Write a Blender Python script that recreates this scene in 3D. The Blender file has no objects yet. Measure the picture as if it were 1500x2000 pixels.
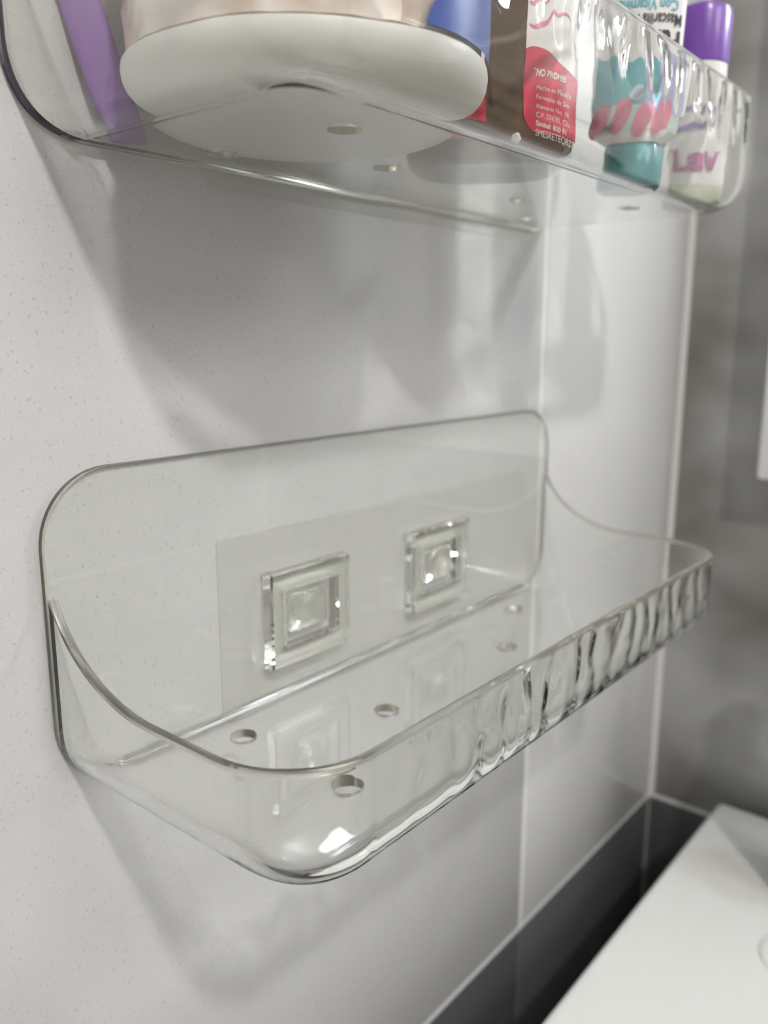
import bpy, bmesh, math, random
from mathutils import Vector, Matrix, noise
random.seed(4)
C = bpy.context.scene
COL = C.collection
U = 0.23            # metres per layout unit; the wall is y=0, z=0 is the lens height

# ------------------------------------------------------------------ camera
cd = bpy.data.cameras.new('camera')
cam = bpy.data.objects.new('camera', cd); COL.objects.link(cam)
fx, cx, cy = 1640.0, 750.0, 1000.0
Xc = Vector((2134 - cx, 657 - cy, fx)).normalized()
Dc = Vector((724 - cx, 8860 - cy, fx)).normalized()
Dc = (Dc - Dc.dot(Xc) * Xc).normalized()
Zc = -Dc
Yc = Zc.cross(Xc)
right = Vector((Xc.x, Yc.x, Zc.x)); down = Vector((Xc.y, Yc.y, Zc.y)); fwd = Vector((Xc.z, Yc.z, Zc.z))
cam.matrix_world = Matrix(((right.x, -down.x, -fwd.x, 0), (right.y, -down.y, -fwd.y, -U),
                           (right.z, -down.z, -fwd.z, 0), (0, 0, 0, 1)))
cd.sensor_fit = 'VERTICAL'; cd.sensor_height = 36; cd.sensor_width = 27
cd.lens = fx / 2000 * 36
cd.clip_start = 0.005; cd.clip_end = 20
cd.dof.use_dof = True
cd.dof.focus_distance = 1.04 * U
cd.dof.aperture_fstop = 9.5
C.camera = cam

# ------------------------------------------------------------------ light
w = bpy.data.worlds.new('world'); C.world = w; w.use_nodes = True
w.node_tree.nodes['Background'].inputs[0].default_value = (0.9, 0.95, 1, 1)
w.node_tree.nodes['Background'].inputs[1].default_value = 0.0


def lamp(name, loc, target, size, power, col):
    l = bpy.data.lights.new(name, 'AREA'); l.shape = 'DISK'; l.size = size; l.energy = power; l.color = col
    o = bpy.data.objects.new(name, l); COL.objects.link(o)
    o.location = Vector(loc) * U
    o.rotation_euler = (Vector(target) - Vector(loc)).to_track_quat('-Z', 'Y').to_euler()
    return o


lamp('ceiling_lamp', (-1.07, -3.8, 3.85), (1.0, -0.6, -0.4), 0.085, 10.2, (1.0, 0.98, 0.955))
lamp('added_fill_light', (1.2, -5.6, 3.8), (1.4, 0, -0.4), 0.6, 9.0, (1.0, 0.985, 0.96))  # unseen soft fill, added to lift the shadows under the shelf
lamp('vanity_lamp', (2.56, -1.3, 1.15), (1.2, -0.2, -0.4), 0.06, 0.75, (0.86, 0.94, 1.0))
V = C.view_settings
V.view_transform = 'Standard'; V.look = 'None'; V.gamma = 1; V.use_curve_mapping = False
V.exposure = -0.1
cy_ = C.cycles
cy_.max_bounces = 32; cy_.transmission_bounces = 28; cy_.transparent_max_bounces = 24
cy_.glossy_bounces = 28; cy_.diffuse_bounces = 5
cy_.caustics_refractive = True; cy_.caustics_reflective = False
cy_.sample_clamp_indirect = 0.0
cy_.blur_glossy = 0.0
cy_.use_denoising = True
cy_.use_guiding = True; cy_.use_surface_guiding = True; cy_.use_volume_guiding = False
cy_.guiding_training_samples = 0; cy_.surface_guiding_probability = 0.6
cy_.use_adaptive_sampling = True; cy_.adaptive_threshold = 0.025
cy_.time_limit = 900


# ------------------------------------------------------------------ materials
def mat(name, col, rough=0.5, **kw):
    m = bpy.data.materials.new(name); m.use_nodes = True
    b = m.node_tree.nodes['Principled BSDF']
    b.inputs['Base Color'].default_value = (*col, 1)
    b.inputs['Roughness'].default_value = rough
    for k, v in kw.items():
        b.inputs[k.replace('_', ' ')].default_value = v
    return m


def nodes(m):
    t = m.node_tree
    return t, t.nodes, t.links, t.nodes['Principled BSDF']


def noise_col(m, scale, c1, c2, p1=0.35, p2=0.65, detail=4, mapscale=(1, 1, 1), coord='Object'):
    t, n, l, b = nodes(m)
    tc = n.new('ShaderNodeTexCoord'); mp = n.new('ShaderNodeMapping'); mp.inputs['Scale'].default_value = mapscale
    nz = n.new('ShaderNodeTexNoise'); nz.inputs['Scale'].default_value = scale; nz.inputs['Detail'].default_value = detail
    r = n.new('ShaderNodeValToRGB')
    r.color_ramp.elements[0].position = p1; r.color_ramp.elements[0].color = (*c1, 1)
    r.color_ramp.elements[1].position = p2; r.color_ramp.elements[1].color = (*c2, 1)
    l.new(tc.outputs[coord], mp.inputs[0]); l.new(mp.outputs[0], nz.inputs[0])
    l.new(nz.outputs[0], r.inputs[0]); l.new(r.outputs[0], b.inputs['Base Color'])
    return r


def bump(m, scale, strength, dist, detail=2):
    t, n, l, b = nodes(m)
    tc = n.new('ShaderNodeTexCoord')
    nz = n.new('ShaderNodeTexNoise'); nz.inputs['Scale'].default_value = scale; nz.inputs['Detail'].default_value = detail
    bp = n.new('ShaderNodeBump'); bp.inputs['Strength'].default_value = strength; bp.inputs['Distance'].default_value = dist
    l.new(tc.outputs['Object'], nz.inputs[0]); l.new(nz.outputs[0], bp.inputs['Height']); l.new(bp.outputs[0], b.inputs['Normal'])


M_tile = mat('white_tile', (0.72, 0.715, 0.71), 0.16)
# fine grey pores over the glaze
r = noise_col(M_tile, 900, (0.58, 0.58, 0.58), (0.74, 0.735, 0.74), 0.22, 0.36, 1)
bump(M_tile, 260, 0.16, 0.0006, 1)
M_dark = mat('dark_tile', (0.115, 0.117, 0.12), 0.2); bump(M_dark, 200, 0.1, 0.0005, 1)
M_shaded_marble = mat('shaded_marble_tile', (0.5, 0.5, 0.48), 0.14)
noise_col(M_shaded_marble, 3.2, (0.16, 0.15, 0.13), (0.55, 0.55, 0.535), 0.34, 0.66, 3, (1, 1.6, 2.2))  # marble mottling, darkened and browned to paint in shade on the right wall
M_grout = mat('grout', (0.86, 0.85, 0.83), 0.85)
bump(M_grout, 700, 0.4, 0.0006, 3)
M_dgrout = mat('dark_grout', (0.14, 0.14, 0.14), 0.85)
M_paint = mat('plaster', (0.84, 0.835, 0.82), 0.7)
M_floor = mat('floor_tile', (0.55, 0.54, 0.52), 0.3)
M_acr = mat('clear_acrylic', (0.977, 0.981, 0.963), 0.0, Transmission_Weight=1.0, IOR=1.49)
M_edge = mat('frosted_acrylic_edge', (0.72, 0.71, 0.60), 0.3, Transmission_Weight=0.88, IOR=1.49)
M_patch = mat('adhesive_film', (0.645, 0.645, 0.625), 0.35)
M_white = mat('white_plastic', (0.88, 0.86, 0.81), 0.42, Subsurface_Weight=0.6, Subsurface_Scale=0.012, Subsurface_Radius=(1, 0.97, 0.93))
M_ceramic = mat('white_ceramic', (0.92, 0.92, 0.895), 0.08)
M_clear = mat('clear_plastic', (0.97, 0.97, 0.97), 0.02, Transmission_Weight=1.0, IOR=1.4)
M_cotton = mat('pink_white_filling', (0.75, 0.66, 0.6), 0.8, Coat_Weight=0.7, Coat_Roughness=0.06)   # seen through the clear wall it presses on
noise_col(M_cotton, 55, (0.66, 0.53, 0.45), (0.92, 0.86, 0.81), 0.35, 0.62, 3)
M_blue = mat('blue_print', (0.03, 0.09, 0.45), 0.35)
M_bluegrey = mat('bluegrey_print', (0.23, 0.28, 0.36), 0.4)
M_amber = mat('amber_glass', (0.10, 0.055, 0.025), 0.06, Coat_Weight=0.6)
noise_col(M_amber, 9, (0.05, 0.03, 0.018), (0.14, 0.075, 0.03), 0.35, 0.65, 3, (1, 1, 0.35))
M_red = mat('red_label', (0.62, 0.03, 0.075), 0.35)
M_wlabel = mat('white_label', (0.84, 0.81, 0.8), 0.4)
M_pinkwave = mat('pink_print', (0.75, 0.2, 0.32), 0.4)
M_wtext = mat('white_print', (0.85, 0.72, 0.72), 0.5)
M_black = mat('black_print', (0.012, 0.012, 0.015), 0.5)
M_cyan = mat('cyan_print', (0.08, 0.5, 0.62), 0.5)
M_teal = mat('teal_plastic', (0.03, 0.3, 0.33), 0.25, Coat_Weight=0.3)
M_tealp = mat('teal_print', (0.06, 0.40, 0.46), 0.35)
M_mint = mat('mint_print', (0.50, 0.68, 0.62), 0.4)
M_lilac = mat('lilac_print', (0.42, 0.42, 0.70), 0.4)
M_rose = mat('rose_print', (0.72, 0.13, 0.24), 0.4)
M_purple = mat('purple_plastic', (0.19, 0.062, 0.40), 0.32, Coat_Weight=0.2)
M_purple2 = mat('purple_tube', (0.26, 0.12, 0.40), 0.4)
M_magenta = mat('magenta_print', (0.42, 0.07, 0.27), 0.4)
M_violet = mat('violet_print', (0.22, 0.12, 0.46), 0.4)
M_pale = mat('pale_green_plastic', (0.66, 0.70, 0.52), 0.35)
M_olive = mat('olive_glass', (0.035, 0.037, 0.018), 0.12)
M_cab = mat('white_lacquer', (0.8, 0.8, 0.77), 0.3)
M_crumb = mat('white_crumb', (0.85, 0.84, 0.82), 0.8)
M_chrome = mat('chrome', (0.75, 0.75, 0.75), 0.12, Metallic=1.0)


# ------------------------------------------------------------------ helpers
def finish(name, verts, faces, m, parent=None, smooth=None, sharp=None, loc=None):
    me = bpy.data.meshes.new(name)
    o = loc or (0, 0, 0)
    me.from_pydata([((v[0] - o[0]) * U, (v[1] - o[1]) * U, (v[2] - o[2]) * U) for v in verts], [], faces)
    me.validate()
    me.materials.append(m)
    bm = bmesh.new(); bm.from_mesh(me); bmesh.ops.recalc_face_normals(bm, faces=bm.faces); bm.to_mesh(me); bm.free()
    if smooth:
        me.shade_smooth()
        me.set_sharp_from_angle(angle=math.radians(sharp or 40))
    ob = bpy.data.objects.new(name, me); COL.objects.link(ob)
    if parent is not None:
        ob.parent = parent
        ob.location = Vector(o) * U - parent.location
    else:
        ob.location = Vector(o) * U
    return ob


def empty(name, loc, label, cat, group=None):
    o = bpy.data.objects.new(name, None); COL.objects.link(o)
    o.empty_display_size = 0.01
    o.location = Vector(loc) * U
    o['label'] = label; o['category'] = cat
    if group: o['group'] = group
    return o


def box_vf(x0, x1, y0, y1, z0, z1, bev=0.0, seg=2):
    bm = bmesh.new()
    bmesh.ops.create_cube(bm, size=1)
    for v in bm.verts:
        v.co = Vector((x0 + (v.co.x + .5) * (x1 - x0), y0 + (v.co.y + .5) * (y1 - y0), z0 + (v.co.z + .5) * (z1 - z0)))
    if bev:
        bmesh.ops.bevel(bm, geom=bm.edges[:], offset=bev, segments=seg, profile=0.5, affect='EDGES')
    bm.verts.index_update()
    vs = [v.co.copy() for v in bm.verts]; fs = [[v.index for v in f.verts] for f in bm.faces]
    bm.free()
    return vs, fs


def box(name, x0, x1, y0, y1, z0, z1, m, parent=None, bev=0.0, seg=2, kind=None):
    vs, fs = box_vf(x0, x1, y0, y1, z0, z1, bev, seg)
    o = finish(name, vs, fs, m, parent, smooth=bev > 0, sharp=50, loc=((x0 + x1) / 2, (y0 + y1) / 2, z0) if parent is not None else None)
    if kind: o['kind'] = kind
    return o


class Loft:
    """Upright body: superellipse sections (z, a, b, n); front faces direction phi (degrees)."""

    def __init__(s, c, phi, secs, lean=(0, 0)):
        s.c = Vector((c[0], c[1], 0)); p = math.radians(phi)
        s.e2 = Vector((math.cos(p), math.sin(p), 0)); s.e1 = Vector((-math.sin(p), math.cos(p), 0))
        s.secs = secs; s.lean = lean

    def dims(s, z):
        S = s.secs
        if z <= S[0][0]: return S[0][1:]
        for q, r in zip(S, S[1:]):
            if z <= r[0] and r[0] > q[0]:
                k = (z - q[0]) / (r[0] - q[0])
                return tuple(q[i] + (r[i] - q[i]) * k for i in (1, 2, 3))
        return S[-1][1:]

    def cen(s, z):
        dz = z - s.secs[0][0]
        return s.c + s.e1 * s.lean[0] * dz + s.e2 * s.lean[1] * dz

    def front(s, wv, z, eps=0.0012):
        a, b, n = s.dims(z)
        k = max(-0.9995, min(0.9995, wv / a))
        d = b * (1 - abs(k) ** n) ** (1 / n)
        nr = Vector((k * abs(k) ** (n - 2) / a if abs(k) > 1e-6 else 0, (d / b) ** (n - 1) / b))
        nr.normalize()
        p = s.cen(z) + s.e1 * (wv + nr.x * eps) + s.e2 * (d + nr.y * eps)
        return Vector((p.x, p.y, z))

    def ring(s, z, a, b, n, N=64):
        out = []
        for i in range(N):
            t = 2 * math.pi * i / N
            ct, st = math.cos(t), math.sin(t)
            q = s.cen(z) + s.e1 * (a * math.copysign(abs(ct) ** (2 / n), ct)) + s.e2 * (b * math.copysign(abs(st) ** (2 / n), st))
            out.append(Vector((q.x, q.y, z)))
        return out

    def mesh(s, name, m, parent, secs=None, N=64, sharp=40):
        S = secs or s.secs
        vs, fs = [], []
        for q in S: vs += s.ring(*q, N=N)
        for j in range(len(S) - 1):
            for i in range(N):
                i2 = (i + 1) % N
                fs.append([j * N + i, j * N + i2, (j + 1) * N + i2, (j + 1) * N + i])
        fs.append(list(range(N))[::-1]); fs.append([(len(S) - 1) * N + i for i in range(N)])
        return finish(name, vs, fs, m, parent, True, sharp, loc=(s.c.x, s.c.y, S[0][0]))

    def patch(s, name, m, parent, w0, w1, lo, hi, nw=24, nz=8, eps=0.0012):
        f_lo = lo if callable(lo) else (lambda q: lo)
        f_hi = hi if callable(hi) else (lambda q: hi)
        vs, fs = [], []
        for i in range(nw + 1):
            q = w0 + (w1 - w0) * i / nw
            for j in range(nz + 1):
                vs.append(s.front(q, f_lo(q) + (f_hi(q) - f_lo(q)) * j / nz, eps))
        for i in range(nw):
            for j in range(nz):
                k = i * (nz + 1) + j
                fs.append([k, k + nz + 1, k + nz + 2, k + 1])
        return finish(name, vs, fs, m, parent, True, 60, loc=tuple(s.front((w0 + w1) / 2, f_lo(w0))))

    def oval(s, name, m, parent, w, z, rw, rz, tilt, eps=0.0025, N=20):
        vs, fs = [s.front(w, z, eps)], []
        t = math.radians(tilt)
        for k in (0.5, 1.0):
            for i in range(N):
                u, v = k * rw * math.cos(2 * math.pi * i / N), k * rz * math.sin(2 * math.pi * i / N)
                vs.append(s.front(w + u * math.cos(t) - v * math.sin(t), z + u * math.sin(t) + v * math.cos(t), eps))
        for i in range(N):
            i2 = (i + 1) % N
            fs.append([0, 1 + i, 1 + i2]); fs.append([1 + i, 1 + N + i, 1 + N + i2, 1 + i2])
        return finish(name, vs, fs, m, parent, True, 60, loc=tuple(vs[0]))

    def text(s, body, m, parent, w, z, size, flip=False, bold=0.0, slant=0.0, stretch=1.0, eps=0.0022, name='lettering'):
        cu = bpy.data.curves.new('text', 'FONT'); cu.body = body; cu.size = size; cu.offset = bold * size
        cu.resolution_u = 3
        t = bpy.data.objects.new('text', cu); COL.objects.link(t)
        dg = bpy.context.evaluated_depsgraph_get()
        me = bpy.data.meshes.new_from_object(t.evaluated_get(dg))
        bpy.data.objects.remove(t); bpy.data.curves.remove(cu)
        bm = bmesh.new(); bm.from_mesh(me); bpy.data.meshes.remove(me)
        bmesh.ops.triangulate(bm, faces=bm.faces[:])
        bm.verts.index_update()
        vs = []
        for v in bm.verts:
            x, y = v.co.x * stretch, v.co.y
            if flip: x, y = -x, -y
            vs.append(s.front(w + x, z + y + slant * x, eps))
        fs = [[v.index for v in f.verts] for f in bm.faces]
        bm.free()
        return finish(name, vs, fs, m, parent, loc=tuple(s.front(w, z, eps)))


# ------------------------------------------------------------------ room shell
CX, GZ, GX, GAP = 2.70, -1.597, 1.805, 0.017      # room corner, horizontal joint, vertical joint


def tiled_wall(name, axis, rects, m_wall):
    """Grout slab with every tile as a child piece."""
    if axis == 'back':
        wl = box(name, -4.2, CX + .2, 0.0025, 0.2, -4.5, 3.9, m_wall, kind='structure')
        wl['label'] = 'back wall of white glossy tiles'
    else:
        wl = box(name, CX + 0.0025, CX + 0.2, -7.0, 0.0025, -4.5, 3.9, m_wall, kind='structure')
    if axis == 'back':
        box('dark_grout', -4.2, CX, 0.002, 0.01, -4.5, GZ - GAP / 2, M_dgrout, wl)
    else:
        box('dark_grout', CX + 0.002, CX + 0.01, -7.0, 0.0, -4.5, GZ - GAP / 2, M_dgrout, wl)
    for (a0, a1, z0, z1, m) in rects:
        if axis == 'back':
            t = box('tile', a0 + GAP / 2, a1 - GAP / 2, 0.0, 0.012, z0 + GAP / 2, z1 - GAP / 2, m, wl, 0.004, 2)
        else:
            t = box('tile', CX, CX + 0.012, a0 + GAP / 2, a1 - GAP / 2, z0 + GAP / 2, z1 - GAP / 2, m, wl, 0.004, 2)
    return wl


xs = [-4.2, -0.795, GX, CX]
rects = []
for a0, a1 in zip(xs, xs[1:]):
    rects.append((a0, a1, GZ, 1.0, M_tile)); rects.append((a0, a1, 1.0, 3.6, M_tile))
    rects.append((a0, a1, -2.2, GZ, M_dark)); rects.append((a0, a1, -4.5, -2.2, M_dark))
tiled_wall('wall_back', 'back', rects, M_grout)
rects = []
for a0, a1 in zip([-7, -4.6, -2.0, -0.006], [-4.6, -2.0, -0.006]):
    rects.append((a0, a1, GZ, 1.0, M_shaded_marble)); rects.append((a0, a1, 1.0, 3.6, M_shaded_marble))
    rects.append((a0, a1, -2.2, GZ, M_dark)); rects.append((a0, a1, -4.5, -2.2, M_dark))
tiled_wall('wall_right', 'right', rects, M_grout)
box('wall_left', -4.4, -4.2, -7.2, 0.2, -4.5, 3.9, M_paint, kind='structure')
box('wall_front', -4.4, CX + .2, -7.2, -7.0, -4.5, 3.9, M_paint, kind='structure')
box('floor', -4.4, CX + .2, -7.2, 0.2, -4.7, -4.5, M_floor, kind='structure')
box('ceiling', -4.4, CX + .2, -7.2, 0.2, 3.9, 4.1, M_paint, kind='structure')

# ------------------------------------------------------------------ acrylic shelves
X0, X1, T = 0.52, 1.825, 0.0135
RF, RFF, RC, DEP = 0.10, 0.070, 0.125, 0.457     # side fillet, front fillet, plan corner, depth


def tray_vf(zb, side_h, plate_h, seed, ramp, wamp):
    path = []
    ys = [-0.004] + [-0.012 * k for k in range(1, 12)] + [-0.132 - (DEP - RC - 0.132) * k / 10 for k in range(1, 11)]
    for y in ys: path.append((X0, y, -1, 0))
    for k in range(1, 13):
        t = math.pi + (math.pi / 2) * k / 13
        path.append((X0 + RC + RC * math.cos(t), -DEP + RC + RC * math.sin(t), math.cos(t), math.sin(t)))
    NF = 230
    for k in range(NF + 1): path.append((X0 + RC + (X1 - X0 - 2 * RC) * k / NF, -DEP, 0, -1))
    for k in range(1, 13):
        t = 1.5 * math.pi + (math.pi / 2) * k / 13
        path.append((X1 - RC + RC * math.cos(t), -DEP + RC + RC * math.sin(t), math.cos(t), math.sin(t)))
    for y in ys[::-1]: path.append((X1, y, 1, 0))

    NW, NFIL, NR = 22, 16, 5
    clean = 0.50 if side_h > 0.18 else 0.26     # below this the wall is smooth
    # fillet whose curvature eases in and out: offset, drop, inward normal
    FIL, ax, az, K = [(0, 0, 1, 0)], 0.0, 0.0, 40
    for j in range(1, NFIL + 1):
        for i in range(K):
            u = ((j - 1) + (i + .5) / K) / NFIL
            th = math.pi / 2 * (0.45 * u + 0.55 * u * u * (3 - 2 * u))
            ax += math.sin(th); az += math.cos(th)
        th = math.pi / 2 * (0.45 * j / NFIL + 0.55 * (j / NFIL) ** 2 * (3 - 2 * j / NFIL))
        FIL.append((ax, az, math.cos(th), math.sin(th)))
    FIL = [(p / ax, q / az, r_, t_) for (p, q, r_, t_) in FIL]
    vs, fs = [], []
    rows = None
    for (px, py, nx, ny) in path:
        q = max(0.0, 1 + py / 0.215)
        swoop = 1 - math.sqrt(max(0, 1 - q * q))
        zr = zb + side_h + (plate_h - 0.10 - side_h) * swoop
        # moulded waviness of the front wall, stronger away from the left corner
        amp = 0.0
        if ny < -0.9:
            k = max(0, min(1, (px - ramp) / 0.3)); amp = wamp * k * k * (3 - 2 * k) + 0.0005
            amp *= max(0, min(1, (X1 - RC - px + 0.12) / 0.1))
        q1 = max(0.0, 1 + ny); rf_ = RFF + (RF - RFF) * q1 * q1 * (3 - 2 * q1)
        prof = []

        def wave(z):
            h = (z - zb) / side_h
            ph = px * 2 * math.pi / 0.066
            a = noise.noise(Vector((px * 11, h * 2.0, seed))) * 3.4
            b = noise.noise(Vector((px * 17, h * 3.4, seed + 7)))
            return amp * (math.sin(ph + a) * (0.55 + 0.7 * b) + 1.0 * b + 0.5 * noise.noise(Vector((px * 34, h * 3.2, seed + 3)))) * max(0, min(1, (zr - z) / 0.02)) * (0.06 + 0.94 * max(0, min(1, (h - clean) / .25)))

        for j in range(NW + 1):      # outer wall, down
            z = zr - T / 2 + (zb + rf_ - zr + T / 2) * j / NW
            prof.append((0.25 * wave(z), z))
        for j in range(1, NFIL + 1):  # outer fillet
            fo, fz, fn, fm = FIL[j]
            prof.append((rf_ * fo, zb + rf_ * (1 - fz)))
        no = len(prof)
        for j in range(NFIL, 0, -1):  # inner fillet, up
            fo, fz, fn, fm = FIL[j]
            prof.append((rf_ * fo + T * fn + wave(zb + rf_) * (1 - j / NFIL), zb + rf_ * (1 - fz) + T * fm))
        for j in range(NW, -1, -1):
            z = zr - T / 2 + (zb + rf_ - zr + T / 2) * j / NW
            prof.append((T + wave(z), z))
        for j in range(1, NR):       # rounded rim
            t = math.pi * j / NR
            prof.append((T / 2 + T / 2 * math.cos(t), zr - T / 2 + T / 2 * math.sin(t)))
        rows = len(prof)
        for (o, z) in prof: vs.append((px - nx * o, py - ny * o, z))
    NP = len(path)
    edge = []
    for i in range(NP - 1):
        for j in range(rows):
            j2 = (j + 1) % rows
            if j == no - 1: continue   # the flat bottom lies between outer and inner
            if j >= rows - NR: edge.append(len(fs))
            fs.append([i * rows + j, i * rows + j2, (i + 1) * rows + j2, (i + 1) * rows + j])
    fs.append([i * rows + no - 1 for i in range(NP)])
    fs.append([i * rows + no for i in range(NP)][::-1])
    last = (NP - 1) * rows
    ring = list(range(no)) + [last + j for j in range(no - 1, -1, -1)]
    ring += [last + j for j in range(rows - 1, no - 1, -1)] + list(range(no, rows))
    fs.append(ring)
    return vs, fs, edge


def plate_vf(zb, plate_h):
    e = 0.002
    x0, x1, z0, z1 = X0 - e, X1 + e, zb - e, zb + plate_h
    pts = []
    for (ccx, ccz, r, a0) in ((x1 - RF, z1 - RF, RF, 0), (x0 + RF, z1 - RF, RF, 90), (x0 + RF + e, z0 + RF + e, RF + e, 180), (x1 - RF - e, z0 + RF + e, RF + e, 270)):
        for k in range(13):
            t = math.radians(a0 + 90 * k / 12)
            pts.append((ccx + r * math.cos(t), ccz + r * math.sin(t)))
    lay = [(-0.0012, 0.0024), (-0.0036, 0.0), (-(T - 0.0024), 0.0), (-T, 0.0024)]
    mx, mz = (x0 + x1) / 2, (z0 + z1) / 2
    vs, fs, n = [], [], len(pts)
    for (y, ins) in lay:
        for (x, z) in pts:
            d = Vector((x - mx, z - mz)); d.normalize()
            vs.append((x - d.x * ins, y, z - d.y * ins))
    for j in range(len(lay) - 1):
        for i in range(n):
            i2 = (i + 1) % n
            fs.append([j * n + i, j * n + i2, (j + 1) * n + i2, (j + 1) * n + i])
    fs.append(list(range(n))); fs.append([(len(lay) - 1) * n + i for i in range(n)][::-1])
    return vs, fs


def cyl_vf(x, y, z0, z1, r, n=32):
    vs = [(x + r * math.cos(2 * math.pi * i / n), y + r * math.sin(2 * math.pi * i / n), z) for z in (z0, z1) for i in range(n)]
    fs = [[i, (i + 1) % n, n + (i + 1) % n, n + i] for i in range(n)]
    fs += [list(range(n))[::-1], [n + i for i in range(n)]]
    return vs, fs


def frame_vf(x0, x1, z0, z1, y0, y1, wd, bev):
    """square mounting rim with an open middle, standing off the plate"""
    loops = [(0, y0), (0, y1 + bev), (bev, y1), (wd - bev, y1), (wd, y1 + bev), (wd, y0)]
    vs, fs = [], []
    for (ins, y) in loops:
        vs += [(x0 + ins, y, z0 + ins), (x1 - ins, y, z0 + ins), (x1 - ins, y, z1 - ins), (x0 + ins, y, z1 - ins)]
    n = len(loops)
    for j in range(n):
        for i in range(4):
            i2 = (i + 1) % 4; j2 = (j + 1) % n
            fs.append([j * 4 + i, j * 4 + i2, j2 * 4 + i2, j2 * 4 + i])
    return vs, fs


def boolean(a, b, op):
    md = a.modifiers.new('b', 'BOOLEAN'); md.operation = op; md.object = b; md.solver = 'EXACT'
    dg = bpy.context.evaluated_depsgraph_get()
    me = bpy.data.meshes.new_from_object(a.evaluated_get(dg))
    a.modifiers.clear()
    old = a.data; a.data = me; bpy.data.meshes.remove(old)
    bm_ = b.data; bpy.data.objects.remove(b); bpy.data.meshes.remove(bm_)


HOLES = [(.775, -.083), (.775, -.30), (.985, -.193), (1.355, -.193), (1.565, -.083), (1.565, -.30)]


def make_shelf(zb, side_h, seed, ramp, wamp, label, patch):
    root = empty('wall_shelf', ((X0 + X1) / 2, 0, zb), label, 'shelf', 'clear acrylic shelves stuck to the tiled wall')
    def solid(nm, vs, fs, edge):
        o = finish(nm, vs, fs, M_acr, root, loc=((X0 + X1) / 2, 0, zb))
        o.data.materials.append(M_edge)
        for i in edge: o.data.polygons[i].material_index = 1
        return o

    body = solid('shelf_body', *tray_vf(zb, side_h, 0.44, seed, ramp, wamp))
    bpy.context.view_layer.update()
    pv, pf = plate_vf(zb, 0.44)
    boolean(body, solid('p', pv, pf, range(len(pf) - 2)), 'UNION')
    # small moulded fillet where the tray floor meets the plate
    rf, xa, xb = .011, X0 + RF, X1 - RF
    sec = [(-T + .001, zb + T - .001)] + [(-T - rf + rf * math.sin(math.pi / 2 * k / 6), zb + T + rf - rf * math.cos(math.pi / 2 * k / 6)) for k in range(7)]
    sec[1] = (sec[1][0], zb + T - .0004); sec[-1] = (-T + .0004, sec[-1][1])
    n = len(sec)
    fv = [(x, y, z) for x in (xa, xb) for (y, z) in sec]
    ff = [[i, (i + 1) % n, n + (i + 1) % n, n + i] for i in range(n)] + [list(range(n)), [n + i for i in range(n)][::-1]]
    boolean(body, solid('p', fv, ff, []), 'UNION')
    hv, hf = [], []
    for (x, y) in HOLES:
        v, f = cyl_vf(x, y, zb - .05, zb + .05, .0205)
        hf += [[i + len(hv) for i in q] for q in f]; hv += v
    boolean(body, solid('p', hv, hf, range(len(hf))), 'DIFFERENCE')
    me = body.data
    me.shade_smooth(); me.set_sharp_from_angle(angle=math.radians(32))
    yf = -(DEP - T) * U
    for p in me.polygons:
        n = p.normal
        if max(abs(n.x), abs(n.y), abs(n.z)) > 0.99998 and not (abs(p.center.y - yf) < 0.03 * U and abs(n.y) > .9):
            p.use_smooth = False
    # square mounting rims moulded on the back plate
    for (x0, x1) in ((0.885, 1.075), (1.262, 1.452)):
        z0, z1 = zb + .068, zb + .232
        fr = finish('mounting_square', *frame_vf(x0, x1, z0, z1, -T - .0006, -T - .022, .034, .0025), M_acr, root, loc=(x0, -T, z0))
        v, f = box_vf(x0 + .05, x1 - .05, -T - .012, -T - .0006, z0 + .05, z1 - .05, .004)
        hk = finish('hook_block', v, f, M_acr, fr, True, 50, loc=None)
        hk.location = -Vector((x0, -T, z0)) * U
    # thin adhesive film between plate and tile
    pz0, pz1 = patch
    c = .022
    out = [(.80 + c, pz0), (1.74 - c, pz0), (1.74, pz0 + c), (1.74, pz1), (.80, pz1), (.80, pz0 + c)]
    vs = [(x, y, z) for y in (-.0001, -.0009) for (x, z) in out]
    n = len(out)
    fs = [list(range(n)), [n + i for i in range(n)][::-1]] + [[i, (i + 1) % n, n + (i + 1) % n, n + i] for i in range(n)]
    finish('adhesive_film', vs, fs, M_patch, root, loc=(.80, 0, pz0))
    return root


ZL, ZU = -0.61, 0.232
make_shelf(ZL, 0.165, 3.1, 0.74, 0.0017, 'empty clear acrylic wall shelf with wavy front lip, lower of the two', (ZL - .02, -.31))
make_shelf(ZU, 0.205, 8.4, 1.02, 0.0036, 'clear acrylic wall shelf loaded with jar, bottle and tubes, upper of the two', (.205, ZU + .30))
FL = ZU + T + .0004    # floor of the upper tray

# ------------------------------------------------------------------ things on the upper shelf
# jar
jc = (.786, -.230); R = .211
root = empty('jar', (*jc, FL), 'large clear jar of pinkish white filling with rounded white base on upper shelf', 'jar')
J = Loft(jc, 224.4, [(FL, R, R, 2), (FL + .6, R, R, 2)])
rr, rx = .05, .075
secs = [(FL + .004, .03, .03, 2), (FL + .004, R - rx - .03, R - rx - .03, 2), (FL, R - rx - .02, R - rx - .02, 2)]
for k in range(0, 9):
    t = math.pi / 2 * k / 8
    a = R - rx + rx * math.sin(t); secs.append((FL + rr * 1.0 * (1 - math.cos(t)), a, a, 2))
secs += [(FL + .056, R - .001, R - .001, 2), (FL + .058, R - .006, R - .006, 2)]
J.mesh('jar_base', M_white, root, secs, N=96)
zb = FL + .0585
J.mesh('jar_body', M_clear, root, [(zb + .4645, R - .004, R - .004, 2), (zb + .53, R - .004, R - .004, 2), (zb + .56, R - .03, R - .03, 2), (zb + .60, R - .035, R - .035, 2)], N=96)
secs = []
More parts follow.
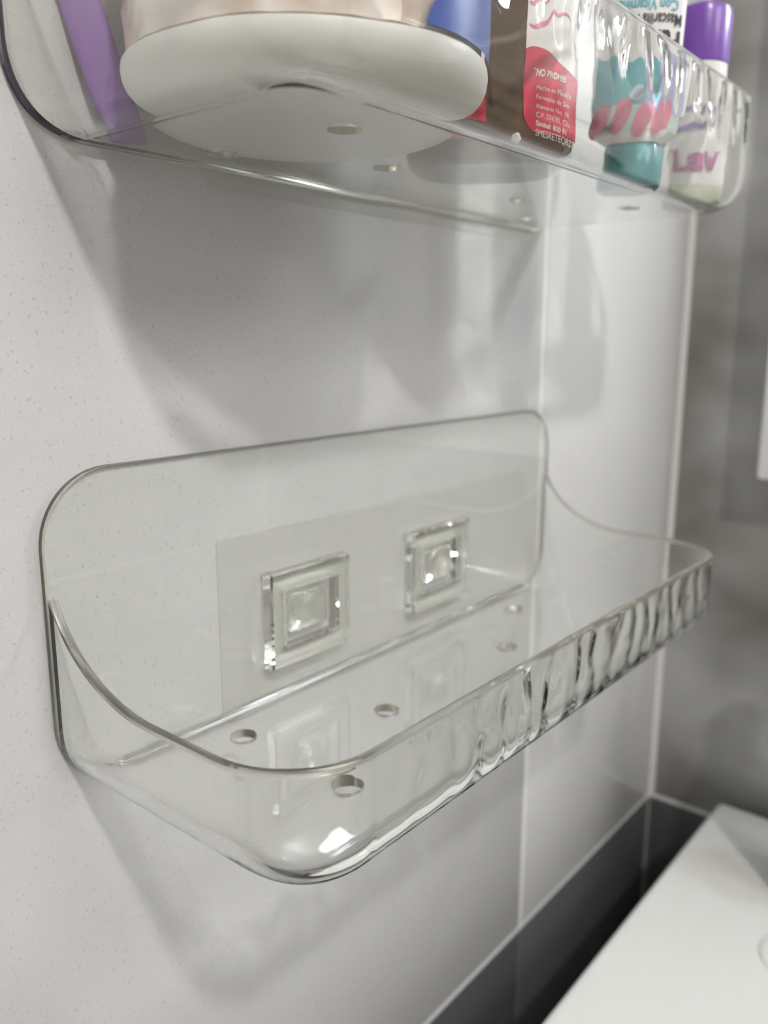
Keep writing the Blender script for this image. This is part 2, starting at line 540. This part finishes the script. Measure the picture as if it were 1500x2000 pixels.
for k in range(41):
    secs.append((zb + .002 + .462 * k / 40, R - .004, R - .004, 2))
fil = J.mesh('filling', M_cotton, root, secs, N=140, sharp=80)
for v in fil.data.vertices:
    d = Vector((v.co.x, v.co.y, 0))
    if d.length > .1 * U:
        n1 = noise.noise(v.co * 95) + .6 * noise.noise(v.co * 210)
        v.co -= d.normalized() * max(0, .003 + .004 * n1) * U
fil['kind'] = 'stuff'
J.patch('blue_print', M_blue, root, .115, .2085, zb + .002, lambda q: zb + .004 + .105 * max(0, (q - .115) / .09) ** .7, eps=.0006)
J.patch('grey_print', M_bluegrey, root, -.2085, -.12, lambda q: zb + .052 + (q + .2085) * .5, lambda q: zb + .066 + (q + .2085) * .5, eps=.0006)

# amber bottle
bc = (1.122, -.270)
root = empty('bottle', (*bc, FL), 'dark amber bottle with red and white printed label on upper shelf', 'bottle')
A, B_ = .119, .10
B = Loft(bc, 212, [(FL, A, B_, 2.6), (FL + .9, A, B_, 2.6)])
B.mesh('bottle_body', M_amber, root, [(FL + .006, A * .5, B_ * .5, 2.6), (FL + .001, A - .028, B_ - .028, 2.6), (FL, A - .02, B_ - .02, 2.6), (FL + .004, A - .009, B_ - .009, 2.6), (FL + .014, A - .002, B_ - .002, 2.6), (FL + .024, A, B_, 2.6),
       (FL + .62, A, B_, 2.6), (FL + .68, A * .8, B_ * .8, 2.6), (FL + .72, .04, .04, 2), (FL + .80, .04, .04, 2)])
B.mesh('bottle_cap', M_wlabel, root, [(FL + .78, .046, .046, 2), (FL + .90, .046, .046, 2)])
ztop = FL + .45


def redtop(q): return FL + .128 - .022 * max(0, (q - .05)) / .07 + .006 * math.sin((q - .044) * 75)


def lablo(q):
    k = max(0, 1 - (q - .044) / .016)
    return FL + .026 + .02 * k * k


B.patch('white_label', M_wlabel, root, .044, A - .0008, lablo, ztop, 40, 24, .0012)
B.patch('red_panel', M_red, root, .044, A - .0008, lablo, redtop, 40, 10, .002)
B.patch('white_label', M_wlabel, root, -A + .0008, -.008, FL + .03, ztop, 30, 24, .0012)
B.patch('red_panel', M_red, root, -A + .0008, -.008, FL + .03, FL + .11, 30, 8, .002)
for k in range(7):
    z0 = FL + .165 + .028 * k
    B.patch('pink_wave', M_pinkwave, root, .048, A - .003, lambda q, z0=z0: z0 - .014 * math.sin((q - .06) * 95 + z0 * 5) - .2 * (q - .06), lambda q, z0=z0: z0 + .004 - .014 * math.sin((q - .06) * 95 + z0 * 5 + .25) - .2 * (q - .06), 40, 1, .002)
for i, (s, sz, bo) in enumerate((('*NO PROHIB', .0100, .03), ('Hecho en México', .0088, 0), ('Farmacias de Sim', .0088, 0), ('Alemania No. 10,', .0088, 0), ('C.P. 03630, Ciu', .0098, 0), ('Simitel: 800 91', .0098, .025))):
    B.text(s, M_wtext, root, .055 if i == 0 else .060, FL + .098 - .0118 * i - (0.004 if i else 0), sz, bold=bo, slant=-.16, stretch=.74, eps=.003)
B.text('SMESRETEQ8277', M_wtext, root, .060, FL + .098 - .0118 * 7 + .006, .0125, slant=-.12, stretch=.64, eps=.003)

# tube of face mask standing on its teal cap
tc = (1.405, -.365)
root = empty('tube', (*tc, FL), 'white and teal face mask tube with pink ovals, standing upside down on its cap', 'tube')
secs = [(FL + .062, .048, .046, 2), (FL + .075, .064, .052, 2), (FL + .16, .073, .046, 2), (FL + .40, .082, .03, 2), (FL + .62, .088, .006, 2)]
Tb = Loft(tc, 180 + 24.4 + 3, secs)
Tb.mesh('tube_body', M_wlabel, root, secs)
Tb.mesh('tube_cap', M_teal, root, [(FL + .004, .03, .03, 2), (FL, .044, .044, 2), (FL + .004, .049, .049, 2), (FL + .055, .047, .047, 2), (FL + .061, .044, .044, 2)])
Tb.text('AX', M_bluegrey, root, -.066, FL + .080, .022)
Tb.patch('mint_panel', M_mint, root, -.05, .064, FL + .078, FL + .125)
Tb.patch('teal_panel', M_tealp, root, -.066, .03, lambda q: FL + .112 + .1 * abs(q), lambda q: FL + .19 - .2 * (q + .066), eps=.0018)
Tb.patch('lilac_panel', M_lilac, root, .02, .066, FL + .10, FL + .185, eps=.0022)
for k, (q, z) in enumerate(((-.056, .084), (-.025, .086), (.008, .080), (.036, .082))):
    Tb.oval('pink_oval', M_rose, root, q, FL + z + .012, .0128, .026, -20)
Tb.oval('bubble', M_mint, root, -.004, FL + .128, .012, .010, 0, eps=.003)
Tb.oval('bubble', M_lilac, root, -.004, FL + .128, .007, .006, 0, eps=.0036)
Tb.text('Mascarilla Fresca', M_black, root, .068, FL + .247, .0245, flip=True, bold=.012, stretch=.62)
Tb.text('Con Vitamina', M_cyan, root, .062, FL + .268, .022, flip=True, bold=.012, stretch=.75)
Tb.text('Pura', M_black, root, .067, FL + .222, .042, flip=True, bold=.03, stretch=.7)

# white pot with purple lid
pc = (1.668, -.374)
root = empty('container', (*pc, FL), 'white container with purple cap and magenta lettering, rightmost on upper shelf', 'container')
P = Loft(pc, 180 + 20.3, [(FL, .05, .05, 2), (FL + .24, .051, .051, 2), (FL + .4, .052, .052, 2)])
P.mesh('container_body', M_wlabel, root, [(FL + .02, .049, .049, 2), (FL + .24, .05, .05, 2)])
P.mesh('container_base', M_pale, root, [(FL + .004, .03, .03, 2), (FL, .043, .043, 2), (FL + .005, .049, .049, 2), (FL + .03, .0505, .0505, 2)])
P.mesh('purple_cap', M_purple, root, [(FL + .236, .0495, .0495, 2), (FL + .238, .0515, .0515, 2), (FL + .318, .0535, .0535, 2), (FL + .330, .0505, .0505, 2), (FL + .335, .043, .043, 2)])
P.text('Lav', M_magenta, root, -.042, FL + .055, .058, bold=.03)
P.patch('violet_band', M_violet, root, -.045, .01, lambda q: FL + .12 + .1 * abs(q + .02), lambda q: FL + .128 + .15 * abs(q + .02), eps=.0016)
P.patch('violet_band', M_violet, root, -.045, .01, lambda q: FL + .145 + .2 * abs(q + .02), lambda q: FL + .152 + .25 * abs(q + .02), eps=.0016)

# purple tube squeezed behind the jar
uc = (.6615, -.041)
root = empty('tube', (*uc, FL), 'purple faceted tube tucked behind the big jar at the left end', 'tube')
Pu = Loft(uc, 238, [(FL, .025, .010, 4), (FL + .6, .025, .010, 4)], lean=(-.30, 0))
Pu.mesh('tube_body', M_purple2, root, [(FL, .022, .010, 4), (FL + .04, .025, .010, 4), (FL + .24, .027, .011, 4)])
Pu.mesh('tube_cap', M_purple, root, [(FL + .241, .018, .009, 3), (FL + .30, .018, .009, 3)])

# crumb on the shelf floor
cv = Vector((.995, -.392, FL))
bm = bmesh.new()
bmesh.ops.create_icosphere(bm, subdivisions=2, radius=.006)
for v in bm.verts: v.co *= 1 + .35 * noise.noise(v.co * 300)
vs = [v.co + cv + Vector((0, 0, .006)) for v in bm.verts]; bm.verts.index_update()
fs = [[v.index for v in f.verts] for f in bm.faces]; bm.free()
o = finish('crumb', vs, fs, M_crumb, smooth=True, loc=tuple(cv))
o['label'] = 'tiny white crumb lying on the upper shelf beside the amber bottle'; o['category'] = 'crumb'

# ------------------------------------------------------------------ cistern, dark bottle, cabinet
root = empty('cistern', (1.8, -.7, -4.5), 'glossy white ceramic cistern top standing by the tiled wall at lower right', 'cistern')
box('cistern_lid', .75, 2.645, -1.15, -.25, -1.60, -1.50, M_ceramic, root, .022, 4)
box('cistern_body', .82, 2.6, -1.08, -.30, -4.5, -1.601, M_ceramic, root, .03, 3)
L = Loft((2.03, -.66), 0, [(-1.5, .1, .1, 2), (-1.4, .1, .1, 2)])
L.mesh('flush_button', M_ceramic, root, [(-1.5, .10, .10, 2), (-1.492, .10, .10, 2), (-1.488, .094, .094, 2), (-1.488, .08, .08, 2), (-1.493, .075, .075, 2)])
oc = (2.335, -.60)
root = empty('bottle', (*oc, -1.5), 'dark olive bottle standing on the white cistern at the right edge', 'bottle')
O = Loft(oc, 200, [(-1.5, .1, .1, 2), (-1, .1, .1, 2)])
O.mesh('bottle_body', M_olive, root, [(-1.499, .08, .08, 2), (-1.49, .098, .098, 2), (-1.46, .105, .105, 2), (-1.0, .105, .105, 2), (-.94, .08, .08, 2), (-.90, .05, .05, 2), (-.85, .05, .05, 2)])
O.mesh('bottle_cap', M_black, root, [(-.86, .055, .055, 2), (-.75, .055, .055, 2), (-.74, .05, .05, 2)])
root = empty('cabinet', (CX, -.7, -.415), 'white wall cabinet edge on the right wall at the right frame edge', 'cabinet')
box('cabinet_body', 2.585, CX - .0005, -1.2, -.30, -.415, 2.2, M_cab, root, .012, 3)
box('cabinet_door', 2.55, 2.584, -1.195, -.298, -.41, 2.195, M_cab, root, .012, 3)
